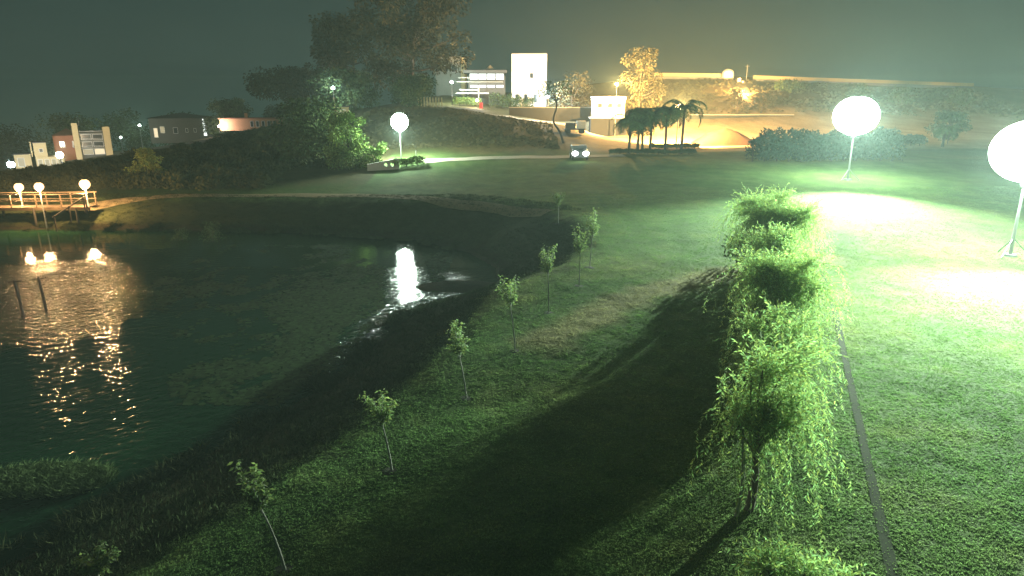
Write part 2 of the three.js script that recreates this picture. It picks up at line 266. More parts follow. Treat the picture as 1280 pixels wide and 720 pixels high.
postLamp('street_lamp', 'tall sodium lamp over the brightly lit terrace wall', 16.0, 106, 12.9, SODIUM, 2100, { glow: 120 });
postLamp('street_lamp', 'sodium lamp behind the palms on the sandy lot', 21.3, 88, 9.7, SODIUM, 10000, { glow: 60, r: 0.42, aim: [27.5, 6.0, 103], half: 1.3 });
postLamp('street_lamp', 'small sodium lamp among the low trees under the embankment', 42.5, 128, 12.3, SODIUM, 1300);

// ---------------------------------------------------------------- trees
const LEAF = { willow: [0.24, 0.36, 0.11], sapling: [0.15, 0.22, 0.07], dark: [0.05, 0.075, 0.03], mid: [0.08, 0.12, 0.045], bright: [0.14, 0.21, 0.06], dry: [0.062, 0.058, 0.032], hedge: [0.02, 0.04, 0.03] };
function willow(label, x, d, h, rad, seed, lean = 0.25, strands = 420, low = 0.28) {
  const r = rng(seed), t = thing('willow_tree', label, 'tree', [x, hAt(x, d) - 0.08, -d]), L = new Leaves(r), tips = [];
  part('trunk', limb([V(0, 0, 0), V(0.05, h * 0.2, 0.03), V(-0.03, h * 0.42, 0.06), V(0.05, h * 0.62, 0)], [0.1, 0.075, 0.06, 0.045]), M.bark, t);
  part('trunk', limb([V(-0.32, 0, 0.2), V(-0.25, h * 0.2, 0.18), V(-0.3, h * 0.45, 0.1)], [0.045, 0.04, 0.03]), M.paleBark, t);
  for (let i = 0; i < 15; i++) {
    const a = (i / 15) * 6.283 * 2 + r() * 0.6, y0 = h * (0.3 + 0.3 * r()), q = rad * (0.3 + 0.6 * r()), top = h * (0.5 + 0.46 * r() * (1 - 0.35 * q / rad));
    const pts = [V(0.03, y0, 0), V(Math.cos(a) * q * 0.35, lerp(y0, top, 0.55), Math.sin(a) * q * 0.35), V(Math.cos(a) * q * 0.7 + lean * 0.2, top, Math.sin(a) * q * 0.7), V(Math.cos(a) * q + lean * 0.4, top - 0.1 * h * r(), Math.sin(a) * q)];
    part('limb', limb(pts, [0.035, 0.02, 0.012, 0.006], 5), M.bark, t); tips.push(new THREE.CatmullRomCurve3(pts));
  }
  const clump = Array.from({ length: 37 }, () => 0.6 + 0.8 * r());
  for (let s = 0; s < strands; s++) {
    const c = tips[Math.floor(r() * tips.length)], p = c.getPoint(0.42 + 0.58 * r()), a = r() * 6.283, out = rad * (0.3 + 0.5 * r()), k = clump[s % clump.length], hang = r() < 0.34;
    if (s % 4 === 0) c.getPoint(0.2 + 0.5 * r(), p);
    let vx = Math.cos(a) * out + lean * 0.5, vz = Math.sin(a) * out, vy = hang ? 0.2 + 0.5 * r() : (s % 4 === 0 ? 1.3 : 0.7) + 0.9 * r(), px = p.x, py = p.y, pz = p.z;
    const len = h * (hang ? 0.16 + low * r() : 0.1 + 0.16 * r()), n = Math.round(len / 0.04), step = len / n, curl = (r() - 0.5) * 1.2, fall = hang ? 0.06 : 0.045;
    for (let i = 0; i < n; i++) {
      vy -= fall; vx += lean * 0.02; const v = Math.hypot(vx, vy, vz) || 1; px += (vx / v) * step; py += (vy / v) * step; pz += (vz / v) * step; vx *= 0.985; vz *= 0.985; vx += curl * 0.01; vz -= curl * 0.008;
      if (py < 0.25) break;
      const b = r() * 6.283, tone = toneOf(r, LEAF.willow, 0.35, 0.22).map((q2) => q2 * k);
      L.add(px, py, pz, vx / v + Math.cos(b) * 0.9, vy / v + (r() - 0.5) * 0.9, vz / v + Math.sin(b) * 0.9, 0.065 + 0.07 * r(), 0.018 + 0.016 * r(), tone);
    }
  }
  part('crown', L.build(), M.leaf, t);
  return t;
}
willow('farthest willow of the row on the lawn, its crown rising above the other two', 11.9, 29.8, 4.1, 2.4, 11, 0.0, 2400, 0.5);
willow('middle willow of the row, its crown overlapping the willow in front', 8.5, 20.4, 3.65, 1.75, 12, 0.1, 1250, 0.6);
willow('nearest tall willow with bare trunks and long strands hanging to the right', 4.85, 11.9, 3.85, 1.2, 13, 0.35, 620, 0.5);
willow('slender willow squeezed between the farthest and the middle one', 10.2, 25, 3.3, 1.5, 15, 0.1, 850, 0.6);
willow('bushy lower willow squeezed between the middle one and the nearest tall one', 6.7, 16.1, 3.1, 1.3, 16, 0.2, 800, 0.6);
willow('low young willow cut off by the bottom edge of the view', 4.2, 8.5, 1.7, 1.15, 14, 0.2, 700, 0.4);

function sapling(label, x, d, h, lx, lz, seed, cr = 1) {
  const r = rng(seed), t = thing('sapling', label, 'sapling', [x, hAt(x, d) - 0.05, -d]), L = new Leaves(r), H = h * 0.62, top = V(lx, H, lz);
  part('trunk', limb([V(0, 0, 0), V(lx * 0.22, H * 0.33, lz * 0.2), V(lx * 0.55, H * 0.66, lz * 0.6), top], [0.028, 0.024, 0.02, 0.014], 6), M.paleBark, t);
  part('soil_ring', new THREE.SphereGeometry(0.34, 14, 6, 0, 6.283, 0, 1.2).scale(1, 0.18, 1).translate(0, 0.0, 0), M.soilDark, t);
  for (let i = 0; i < 8; i++) {
    const a = i * 2.4 + r(), y = H * (0.82 + 0.18 * r()), q = (0.12 + 0.2 * r()) * cr, e = V(lx * 1.1 + Math.cos(a) * q, H + (h - H) * (0.15 + 0.8 * r()), lz + Math.sin(a) * q), s0 = V(lx * (y / H) * 0.97, y, lz * (y / H));
    part('twig', limb([s0, s0.clone().lerp(e, 0.5).add(V(0, 0.04, 0)), e], [0.012, 0.008, 0.004], 4), M.paleBark, t);
    const k = 0.7 + 0.6 * r();
    for (let j = 0; j < 75; j++) { const f = 0.25 + 0.85 * r(), p = s0.clone().lerp(e, f), b = r() * 6.283, w = 0.13 * cr; L.add(p.x + (r() - 0.5) * w, p.y + (r() - 0.5) * w, p.z + (r() - 0.5) * w, Math.cos(b), (r() - 0.65) * 1.2, Math.sin(b), 0.07 + 0.06 * r(), 0.035 + 0.025 * r(), toneOf(r, LEAF.sapling, 0.35, 0.15).map((q2) => q2 * k)); }
  }
  part('crown', L.build(), M.leaf, t);
  return t;
}
M.soilDark = std([0.03, 0.03, 0.02], 1);
sapling('nearest sapling of the bank row, leaning strongly left', -4.27, 10.65, 2.3, -0.42, -0.1, 21, 1.0);
sapling('second sapling of the bank row counted from the front', -2.85, 14.06, 2.2, -0.2, 0, 22, 1.15);
sapling('third sapling of the bank row counted from the front', -1.33, 17.86, 2.45, -0.22, 0, 23, 1.15);
sapling('fourth sapling of the bank row, with a dark crown', 0.11, 21.3, 2.75, -0.18, 0, 24, 1.1);
sapling('fifth sapling of the bank row with a compact round crown', 1.45, 25, 2.75, -0.06, 0, 25, 1.0);
sapling('sixth sapling of the bank row, just left of the last pair', 2.96, 28.2, 2.7, 0, 0, 26, 1.15);
sapling('seventh sapling of the bank row, wider and hazier crown', 3.72, 30.9, 2.8, 0.1, 0, 27, 1.6);
sapling('faint small sapling far back on the lawn behind the row', 3.0, 42.5, 2.2, 0, 0, 28, 1.3);
sapling('low leafy young sapling at the bottom left edge of the view', -7.6, 10.4, 0.85, 0, 0.1, 29, 1.2);

function tree(name, label, x, d, yTop, w, tone, seed, o = {}) { // trunk, limbs and a clumpy crown
  const r = rng(seed), g0 = hAt(x, d), t = thing(name, label, o.cat ?? 'tree', [x, g0 - 0.1, -d]), h = yTop - g0 + 0.1, bare = h * (o.bare ?? 0.25), L = new Leaves(r), n = o.clumps ?? 26, per = o.per ?? 110, size = o.size ?? 0.34;
  part('trunk', limb([V(0, 0, 0), V((r() - 0.5) * 0.3, bare * 0.6, 0), V((r() - 0.5) * 0.5, bare + (h - bare) * 0.35, 0), V((o.lean ?? 0) * 0.6, h * 0.8, 0)], [h * 0.022, h * 0.018, h * 0.011, h * 0.004]), o.bark ?? M.darkBark, t);
  for (let i = 0; i < n; i++) {
    const a = r() * 6.283, u = Math.pow(r(), 0.6), f = r(), y = lerp(bare, h, f), prof = o.profile ? o.profile(f) : Math.sqrt(Math.max(0.04, 1 - Math.pow((f - 0.45) / 0.6, 2)));
    const q = (w / 2) * prof * u, cx = Math.cos(a) * q + (o.lean ?? 0) * f, cz = Math.sin(a) * q, cr = (o.clump ?? 0.19) * w * (0.7 + 0.6 * r()), k = 0.6 + 0.8 * r(), cy = Math.min(y, h - cr * 0.5);
    if (o.limbs !== false && i % 3 === 0) part('limb', limb([V(0, Math.min(cy * 0.8, bare + (h - bare) * 0.3), 0), V(cx * 0.45, cy * 0.85, cz * 0.45), V(cx, cy, cz)], [h * 0.009, h * 0.005, h * 0.002], 5), o.bark ?? M.darkBark, t);
    for (let j = 0; j < per; j++) {
      const e = r() * 2 - 1, b = r() * 6.283, s = Math.sqrt(1 - e * e), rr = cr * Math.pow(r(), 0.4);
      L.add(cx + Math.cos(b) * s * rr, cy + e * rr * 0.75, cz + Math.sin(b) * s * rr, Math.cos(b) * s + (r() - 0.5), e * 0.4 - 0.35 + (r() - 0.5) * 0.6, Math.sin(b) * s + (r() - 0.5), size * (0.6 + 0.8 * r()), size * (0.35 + 0.4 * r()), toneOf(r, tone, 0.4, 0.15).map((v) => v * k));
    }
  }
  part('crown', L.build(), M.farLeaf, t);
  return t;
}
const spire = (f) => Math.sin(Math.PI * clamp(0.08 + 0.9 * Math.pow(f, 0.8))), wide = (f) => Math.sqrt(clamp(1 - Math.pow(Math.abs(f - 0.6) / 0.62, 2.4)));
tree('poplar_tree', 'pale green spindle shaped tree alone on the dark bank right of the footbridge', -36.5, 67, 5.7, 3.0, [0.24, 0.28, 0.08], 41, { bare: 0.06, profile: spire, clumps: 40, per: 120, size: 0.2, clump: 0.17, limbs: false });
tree('green_tree', 'bright green drooping tree lit by the white lamp beside it', -17.6, 73, 9.4, 4.6, LEAF.bright, 42, { bare: 0.1, clumps: 46, per: 170, size: 0.24 });
tree('green_tree', 'small light green tree right beside the bright drooping tree', -15.0, 74, 6.4, 2.0, LEAF.bright, 43, { bare: 0.12, clumps: 18, per: 110, size: 0.22 });
tree('dark_tree', 'broad dark tree standing left of the bright drooping tree', -22.6, 77, 10.6, 8, LEAF.dark, 44, { bare: 0.06, clumps: 46, per: 160, size: 0.34 });
tree('eucalyptus_tree', 'huge eucalyptus rising out of the top of the view over the hill', -16, 112, 27.5, 21, LEAF.dry, 45, { bare: 0.28, clumps: 60, per: 190, size: 0.5, clump: 0.1, bark: M.bark, profile: wide });
tree('eucalyptus_tree', 'tall eucalyptus left of the huge one, crown merging with it', -26, 114, 24, 17, LEAF.dry, 46, { bare: 0.25, clumps: 54, per: 190, size: 0.5, clump: 0.11, bark: M.bark, profile: wide });
tree('eucalyptus_tree', 'lower eucalyptus of the hilltop group above the orange building', -37, 116, 15.5, 15, LEAF.dry, 47, { bare: 0.5, clumps: 50, per: 190, size: 0.45, clump: 0.12, bark: M.bark });
tree('dark_tree', 'dense dark tree under the eucalyptus at the hilltop', -25, 104, 15, 9, LEAF.dark, 48, { bare: 0.1, clumps: 40, per: 170, size: 0.4 });
tree('dark_tree', 'dark bushy tree behind the white lamp on the hilltop', -15.5, 107, 14.2, 7, LEAF.dark, 49, { bare: 0.12, clumps: 34, per: 170, size: 0.36 });
tree('round_tree', 'rounded dark tree silhouetted against the sky left of the orange building', -58.5, 139, 10.9, 7.6, LEAF.dark, 50, { bare: 0.04, clumps: 50, per: 200, size: 0.4, lean: 1.6 });
tree('bare_tree', 'sparse tree with dull leaves right of the white cube house', 10.5, 118, 15.2, 8, LEAF.dry, 51, { bare: 0.2, clumps: 30, per: 60, size: 0.3, bark: M.bark });
tree('lit_tree', 'tall tree glowing amber above the sodium lamp and the palms', 20.5, 110, 18.3, 6.4, LEAF.dry, 52, { bare: 0.25, clumps: 40, per: 130, size: 0.34, bark: M.bark });
for (const [x, d, y, w, seed, lab] of [[38, 116, 12.4, 3.4, 53, 'left one of two low amber lit trees below the embankment'], [43, 118, 12.0, 3.8, 54, 'right one of two low amber lit trees below the embankment']]) tree('small_tree', lab, x, d, y, w, LEAF.dry, seed, { bare: 0.3, clumps: 18, per: 60, size: 0.26, bark: M.bark });
tree('round_tree', 'hazy round tree at the right end of the pale sand by the small palm', 56.5, 88, 9, 4.2, LEAF.dark, 55, { bare: 0.25, clumps: 24, per: 110, size: 0.3 });
for (const [x, d, y, w, seed, lab] of [[-112, 150, 5.2, 16, 56, 'dark tree mass behind the cream houses at the far left'], [-98, 150, 7.6, 14, 57, 'dark tree behind the orange brick house'], [-88, 158, 8.6, 12, 58, 'dark tree behind the house with two cream towers'], [-78, 160, 7.8, 11, 59, 'low dark tree between the tower house and the dark building'], [-50, 150, 9.6, 8, 60, 'dark tree behind the orange building on the hill'], [-126, 160, 3.6, 16, 61, 'farthest left dark tree on the horizon']]) tree('dark_tree', lab, x, d, y, w, LEAF.dark, seed, { bare: 0.05, clumps: 34, per: 120, size: 0.5 });
{ // thin crooked tree
  const r = rng(63), x = 6.3, d = 88, t = thing('crooked_tree', 'thin crooked tree with few leaves leaning over the mound beside the bluish lamp', 'tree', [x, hAt(x, d) - 0.1, -d]), L = new Leaves(r);
  part('trunk', limb([V(0.4, 0, 0), V(-0.2, 1.6, 0), V(-1.0, 2.9, 0), V(-0.6, 4.6, 0), V(-0.7, 5.6, 0)], [0.17, 0.14, 0.12, 0.1, 0.08]), M.darkBark, t);
  for (const [ex, ey] of [[-2.0, 7.4], [-1.2, 6.9], [0.3, 7.4], [0.9, 6.6], [-2.4, 6.4]]) { part('limb', limb([V(-0.65, 5.3, 0), V(lerp(-0.65, ex, 0.5), lerp(5.3, ey, 0.6), 0.2), V(ex, ey, 0.3)], [0.07, 0.05, 0.015], 5), M.darkBark, t); for (let j = 0; j < 70; j++) L.add(ex + (r() - 0.5) * 1.3, ey + (r() - 0.5) * 1.0, 0.3 + (r() - 0.5), r() - 0.5, -0.4, r() - 0.5, 0.26, 0.13, toneOf(r, LEAF.mid)); }
  part('crown', L.build(), M.farLeaf, t);
}
function palm(label, x, d, top, seed, n = 15, len = 2.6, lean = 0) {
  const r = rng(seed), g0 = hAt(x, d), t = thing('palm_tree', label, 'palm tree', [x, g0 - 0.08, -d]), h = top - g0;
  part('trunk', limb([V(0, 0, 0), V(lean * 0.3, h * 0.35, 0), V(lean, h, 0)], [0.2, 0.15, 0.14]), M.darkBark, t);
  for (let i = 0; i < n; i++) {
    const a = (i / n) * 6.283 + r() * 0.4, up = 0.15 + 1.1 * r(), L = new Leaves(r), l = len * (0.8 + 0.4 * r()); let px = lean, py = h, pz = 0, e = up;
    for (let k = 0; k < 18; k++) {
      const s = l / 18, dx = Math.cos(a) * Math.cos(e), dy = Math.sin(e), dz = Math.sin(a) * Math.cos(e);
      const sx = -Math.sin(a), sz = Math.cos(a), ll = 0.75 * Math.sin(Math.PI * (0.12 + 0.82 * k / 18));
      for (const q of [-1, 1]) for (let m = 0; m < 2; m++) L.add(px + dx * s * m * 0.5, py + dy * s * m * 0.5, pz + dz * s * m * 0.5, sx * q + dx * 0.6, -0.35 - 0.3 * r(), sz * q + dz * 0.6, ll, 0.085, toneOf(r, LEAF.mid, 0.3));
      L.add(px, py, pz, dx, dy, dz, s * 1.6, 0.06, [0.07, 0.07, 0.03]);
      px += dx * s; py += dy * s; pz += dz * s; e -= 0.115 + 0.03 * r();
    }
    part('frond', L.build(), M.farLeaf, t);
  }
}
[[13.9, 80.5, 8.1, 'leftmost palm of the dark clump in front of the sandy lot', 0.1], [15.0, 81, 8.9, 'second palm from the left in the dark clump', 0.15], [15.8, 82, 7.9, 'third palm from the left, with a thin trunk, in the dark clump', -0.2], [16.6, 81.5, 8.7, 'fourth palm from the left in the dark clump', 0.1], [18.2, 80.5, 9.2, 'fifth palm from the left, with the straight trunk, in the dark clump', 0], [20.0, 80, 9.6, 'rightmost and tallest palm of the group, standing apart against the lit sand', 0.1]].forEach(([x, d, y, lab, ln], i) => palm(lab, x, d, y, 70 + i, i === 5 ? 15 : 22, i === 5 ? 3.0 : 2.7, ln));
palm('small palm at the right on the pale sand beside the hazy round tree', 54, 85, 7.0, 78, 12, 1.5);

function hedge(name, label, line, w, h, tone, seed, per = 700, size = 0.3) { // dense clipped mass of leaves along a line
  const r = rng(seed), t = thing(name, label, 'hedge', [0, 0, 0]), L = new Leaves(r), stems = []; let cx = 0, cz = 0; for (const [x, d] of line) { cx += x / line.length; cz -= d / line.length; } t.position.set(cx, hAt(cx, -cz), cz); const gy = t.position.y;
  for (let i = 1; i < line.length; i++) {
    const [ax, ad] = line[i - 1], [bx, bd] = line[i], len = Math.hypot(bx - ax, bd - ad), n = Math.ceil(len * per);
    for (let k = 0; k < n; k++) {
      const f = r(), x = lerp(ax, bx, f), d = lerp(ad, bd, f), hh = h * (0.82 + 0.4 * fbm(x * 0.5, d * 0.5, seed) + 0.3 * noise(x * 1.5, d * 1.5, seed)), a = r() * Math.PI, q = Math.pow(r(), 0.25), ox = Math.cos(a) * (w / 2) * q, oy = 0.1 + Math.pow(Math.sin(a), 0.7) * hh * q, k2 = 0.65 + 0.6 * (0.5 + fbm(x * 0.9, oy * 0.9, d * 0.9));
      const nx = -(bd - ad) / len, nz = -(bx - ax) / len; const X = x + nx * ox, Z = -d + nz * ox * -1;
      L.add(X - cx, hAt(x, d) - gy + oy, Z - cz, r() - 0.5, 0.2 + r() * 0.4, r() - 0.5, size * (0.6 + 0.7 * r()), size * 0.55, toneOf(r, tone, 0.35).map((v) => v * k2));
    }
    for (let k = 0; k < len; k += 1.2) { const f = k / len, x = lerp(ax, bx, f), d = lerp(ad, bd, f); stems.push(cyl(0.05, 0.07, h * 0.3, x - cx, hAt(x, d) - gy + h * 0.15, -d - cz, 6)); }
  }
  part('foliage', L.build(), M.farLeaf, t); part('stems', stems, M.darkBark, t);
}
hedge('hedge', 'long tall dark hedge behind the dazzling floodlight post', [[24.6, 69], [30, 68.5], [38.5, 68]], 3.6, 3.6, LEAF.hedge, 81, 900);
hedge('hedge', 'low shrubs added under the willow row to thicken its shadow', [[11.0, 31.6], [12.3, 30.2], [8.6, 20.8], [6.6, 16]], 1.8, 1.9, LEAF.mid, 88, 700, 0.2);  // added behind the crowns so the willow row casts a solid shadow
hedge('hedge', 'low dark shrubs on the pale sand left of the small palm', [[46, 86], [52.5, 86.5]], 1.8, 1.5, LEAF.hedge, 82, 400);
hedge('hedge', 'low dark shrubs under the palms at the lawn edge', [[11.5, 79.5], [16, 79.6], [21.5, 79.4]], 1.2, 0.5, LEAF.dark, 83, 500, 0.2);
hedge('hedge', 'bright shrubs below the balcony of the lit modern house', [[-10.5, 122], [-5.5, 122]], 1.8, 1.6, LEAF.bright, 84, 260);
hedge('hedge', 'dark shrubs in front of the white cube house', [[-4, 122.5], [4, 123]], 2.2, 2.6, LEAF.dark, 85, 260);
hedge('hedge', 'green shrubs beside the pipe culvert below the white path', [[-12.4, 71.6], [-9.6, 72.4]], 1.8, 0.9, LEAF.bright, 86, 420, 0.22);
hedge('hedge', 'row of clipped shrubs in front of the brown earth mound', [[17.5, 86], [24, 87]], 1.6, 0.55, LEAF.mid, 87, 600, 0.22);

// ---------------------------------------------------------------- ground cover
function scatter(name, label, geo, mat, places, category) {
  const m = new THREE.InstancedMesh(geo, mat, places.length), q = new THREE.Object3D(), c = new THREE.Color();
  places.forEach(([x, y, z, s, a, col, tilt = 0], i) => { q.position.set(x, y, z); q.rotation.set(tilt, a, tilt * 0.6); q.scale.set(s, s, s); q.updateMatrix(); m.setMatrixAt(i, q.matrix); m.setColorAt(i, c.setRGB(...col)); });
  m.name = name; m.userData.kind = 'stuff'; tag(m, label, category); m.castShadow = m.receiveShadow = true; scene.add(m); return m;
}
function tuft(seed, blades, h, spread, w) { const r = rng(seed), L = new Leaves(r); for (let i = 0; i < blades; i++) { const a = r() * 6.283, q = spread * r(); L.add(Math.cos(a) * q, -0.01, Math.sin(a) * q, (r() - 0.5) * 1.8, 0.8, (r() - 0.5) * 1.8, h * (0.6 + 0.6 * r()), w, [1, 1, 1]); } const g = L.build(); g.deleteAttribute('color'); return g; }
{
  const r = rng(91), lawn = [], weeds = [];
  while (lawn.length < 120000) { // denser towards the camera
    const d = 7.5 + 46 * Math.pow(r(), 1.7), x = -7 + r() * (d * 0.84 + 9.5); if (x > d * 0.8 + 1) continue;
    const s = x < 8 ? shoreDistance(x, d) : 50; if (s < (d < 27 ? 3.5 : 4.0) + noise(x, d) * 1.2 || distSeg(x, d, DITCH) < 0.08) continue;
    const c = groundTone(x, d, 0), k = 0.75 + 0.7 * r(); lawn.push([x, hAt(x, d), -d, 0.7 + 0.6 * r(), r() * 6.28, [c[0] * k * 1.2, c[1] * k * 1.25, c[2] * k * 1.1], (r() - 0.5) * 0.3]);
  }
  scatter('lawn_grass', 'short mown grass covering the lawn', tuft(5, 10, 0.05, 0.13, 0.012), M.turfBlade, lawn, 'grass');
  while (weeds.length < 15000) {
    const far = r() < 0.45, d = far ? 46 + r() * 18 : 9 + r() * 36, x = far ? -46 + r() * 52 : -12 + r() * 16, s = shoreDistance(x, d); if (s < 0.15 || s > (far ? 7.5 : 4.6) || (x + 2.9) ** 2 / 8 + (d - 36.4) ** 2 / 2 < 1) continue;
    const k = 0.6 + 0.8 * r(); weeds.push([x, hAt(x, d), -d, 0.6 + 0.9 * r(), r() * 6.28, [0.032 * k, 0.046 * k, 0.018 * k], (r() - 0.5) * 0.4]);
  }
  scatter('bank_weeds', 'rough dark weeds on the pond banks', tuft(6, 11, 0.13, 0.2, 0.014), M.blade, weeds, 'weeds');
  const sr = rng(93), sl = new Leaves(sr); for (let i = 0; i < 130; i++) { const a = sr() * 6.283, e = sr() * 1.5, q = 0.75 * Math.pow(sr(), 0.4); sl.add(Math.cos(a) * Math.cos(e) * q, Math.sin(e) * q, Math.sin(a) * Math.cos(e) * q, sr() - 0.5, sr() - 0.3, sr() - 0.5, 0.3, 0.13, [1, 1, 1]); } const sg = sl.build(); sg.deleteAttribute('color');
  const scrub = []; while (scrub.length < 1900) { const d = 64 + sr() * 36, x = -78 + sr() * 62; if (x > -17 - (d - 64) * 0.1 || (x < -46 && d > 84) || fbm(x * 0.12, d * 0.12, 8) < -0.18 || (x > -24 && d < 74)) continue; const k = 0.5 + sr(); scrub.push([x, hAt(x, d) - 0.1, -d, (0.7 + 1.1 * sr()) * (d > 82 || x < -46 ? 0.6 : 1), sr() * 6.28, [0.06 * k, 0.065 * k, 0.03 * k]]); }
  scatter('hillside_scrub', 'dark scrub covering the bank behind the pond', sg, M.blade, scrub, 'scrub');
  const dryScrub = []; while (dryScrub.length < 5200) { const mound = sr() < 0.5, d = mound ? 83 + sr() * 21 : 117 + sr() * 21, x = mound ? -21 + sr() * 27 : 24 + sr() * 68; if (fbm(x * 0.2, d * 0.2, 3) < -0.15 + 0.3 * sr() - 0.1) continue; const k = 0.6 + 0.8 * sr(), z = (mound ? 0.14 : 0.24) + 0.3 * sr() * sr(); dryScrub.push([x, hAt(x, d) - 0.03, -d, z, sr() * 6.28, [0.11 * k, 0.095 * k, 0.045 * k]]); }
  scatter('dry_scrub', 'dry tufts and low scrub on the mound and the embankment', sg, M.blade, dryScrub, 'scrub');
  const pads = []; while (pads.length < 13000) { const d = 21 + r() * 27, x = -21 + r() * 17; if (shoreDistance(x, d) > -0.5 || Math.abs(x + 0.163 * d) < 1.3 || x / d < -0.56) continue; if (fbm(x * 0.16, d * 0.1, 4) + 0.35 * noise(x * 0.9, d * 0.6, 7) < 0.34 * r() - 0.08) continue; const k = 0.5 + r(); pads.push([x, 0.006 + 0.004 * r(), -d, 0.5 + r(), r() * 6.28, [0.02 * k, 0.04 * k, 0.013 * k]]); }
  scatter('pond_weed', 'dark green weed floating in patches on the pond', new THREE.CircleGeometry(0.09, 7).rotateX(-Math.PI / 2), M.blade, pads, 'pond weed');
  const fringe = []; while (fringe.length < 2600) { const far = r() < 0.5, d = far ? 46 + r() * 9 : 12 + r() * 30, x = far ? -40 + r() * 40 : -13 + r() * 14, q = shoreDistance(x, d); if (q < -0.7 || q > 0.9 || noise(x * 0.6, d * 0.6, 12) < -0.05 || hAt(x, d) > 0.35 || (x > -8 && d > 33 && d < 42)) continue; const k = 0.5 + 0.8 * r(); fringe.push([x, Math.max(-0.03, hAt(x, d)), -d, 0.6 + 1.0 * r(), r() * 6.28, [0.05 * k, 0.06 * k, 0.025 * k], (r() - 0.5) * 0.5]); }
  scatter('shore_reeds', 'ragged fringe of dark reeds along the water edge', tuft(8, 9, 0.36, 0.14, 0.018), M.blade, fringe, 'reeds');
  const reeds = []; for (let i = 0; i < 900; i++) { const a = r() * 6.28, q = Math.sqrt(r()); reeds.push([-12.9 + Math.cos(a) * q * 1.9, 0.0, -16.2 + Math.sin(a) * q * 0.9, 0.6 + 0.7 * r(), r() * 6.28, [0.09, 0.13, 0.05], (r() - 0.5) * 0.5]); }
  scatter('water_reeds', 'green water reeds in the pond corner at the lower left', tuft(7, 8, 0.3, 0.12, 0.016), M.blade, reeds, 'reeds');
}
for (const [x, d, h, w, s, lab] of [[-22.6, 49.2, 1.7, 1.5, 95, 'larger of two pale bushes standing in the far water of the pond'], [-25.2, 49.8, 1.1, 1.1, 96, 'smaller of two pale bushes standing in the far water of the pond']]) {
  const r = rng(s), t = thing('water_bush', lab, 'bush', [x, -0.1, -d]), L = new Leaves(r);
  part('stem', [limb([V(0, -0.5, 0), V(0.05, 0.4, 0), V(0.1, h * 0.7, 0)], [0.04, 0.03, 0.01])], M.bark, t);
  for (let i = 0; i < 700; i++) { const a = r() * 6.283, e = r() * 2 - 1, q = (w / 2) * Math.pow(r(), 0.45) * (0.55 + 0.45 * Math.sin(a * 3 + e * 4 + s)) * (1.25 - 0.4 * e); L.add(Math.cos(a) * q, h * 0.5 + e * h * 0.5 * (0.7 + 0.3 * Math.cos(a * 2 + s)), Math.sin(a) * q, r() - 0.5, -0.3, r() - 0.5, 0.14, 0.05, toneOf(r, LEAF.mid)); }
  part('foliage', L.build(), M.leaf, t);
}

// ---------------------------------------------------------------- footbridge, stakes, culvert
{
  const t = thing('footbridge', 'wooden footbridge with handrails under the three warm globe lamps', 'footbridge', [-35.2, 1.75, -55.6], 0.06);
  for (let i = 0; i < 56; i++) part('plank', box(0.2, 0.05, 1.5, -0.12 - i * 0.215, 0.0, 0), M.wood, t);
  for (const z of [-0.72, 0.72]) {
    part('beam', box(12.2, 0.2, 0.12, -6.0, -0.13, z), M.wood, t);
    for (let i = 0; i <= 6; i++) part('rail_post', box(0.09, 1.05, 0.09, -0.1 - i * 2, 0.52, z), M.wood, t);
    part('handrail', box(12.2, 0.08, 0.12, -6.0, 1.08, z), M.wood, t); part('rail', box(12.1, 0.07, 0.05, -6.0, 0.55, z + 0.07), M.wood, t);
    for (let i = 0; i <= 3; i++) part('pile', cyl(0.09, 0.1, 3, -1 - i * 3.4, -1.5, z, 8), M.stake, t);
  }
  const s = thing('stair_rail', 'sloping wooden rail going down the bank from the right end of the footbridge', 'railing', [-35.0, 1.8, -54.4]);
  part('handrail', bar([0, 0.9, 0], [-1.7, -0.55, 1.8], 0.09), M.wood, s); for (const f of [0.05, 0.5, 0.95]) part('rail_post', box(0.08, 1.3, 0.08, -1.7 * f, 0.32 - 1.45 * f, 1.8 * f), M.wood, s);
}
for (const [x, d, h, lab] of [[-23.4, 31.8, 1.75, 'right one of two dark stakes standing in the water near the left edge'], [-24.0, 31.0, 1.8, 'left one of two dark stakes standing in the water near the left edge']]) {
  const t = thing('mooring_stake', lab, 'stake', [x, -1.2, -d]); part('shaft', limb([V(0, 0, 0), V(0.02, 1.6, 0), V(-0.06, 1.2 + h, 0)], [0.07, 0.06, 0.05]), M.stake, t); part('crosspiece', bar([-0.3, 1.2 + h - 0.1, 0.05], [0.35, 1.2 + h - 0.02, 0.05], 0.06), M.stake, t);
}
{
  const x = -13.6, d = 71.4, t = thing('pipe_culvert', 'pale concrete culvert wall with two dark pipe mouths below the white path', 'culvert', [x, hAt(x, d) - 0.2, -d], 0.1);
  const sh = new THREE.Shape(); sh.moveTo(-1.7, 0); sh.lineTo(1.6, 0); sh.lineTo(1.6, 1.35); sh.lineTo(-1.7, 0.75); for (const q of [0.2, 0.85]) { const hole = new THREE.Path(); hole.absarc(q, 0.68, 0.23, 0, 6.283); sh.holes.push(hole); }
  part('headwall', new THREE.ExtrudeGeometry(sh, { depth: 0.3, bevelEnabled: true, bevelSize: 0.02, bevelThickness: 0.02 }), M.concrete, t);
  for (const q of [0.2, 0.85]) part('pipe', new THREE.CylinderGeometry(0.229, 0.229, 1.2, 18, 1, true).rotateX(Math.PI / 2).translate(q, 0.68, -0.4), M.black, t);
  const p = thing('marker_post', 'slim white topped post at the left end of the white path', 'post', [-10.5, hAt(-10.5, 74), -74]); part('shaft', cyl(0.05, 0.06, 1.3, 0, 0.65, 0), M.whiteMetal, p); part('post_cap', cyl(0.065, 0.065, 0.08, 0, 1.32, 0), M.darkMetal, p);
}

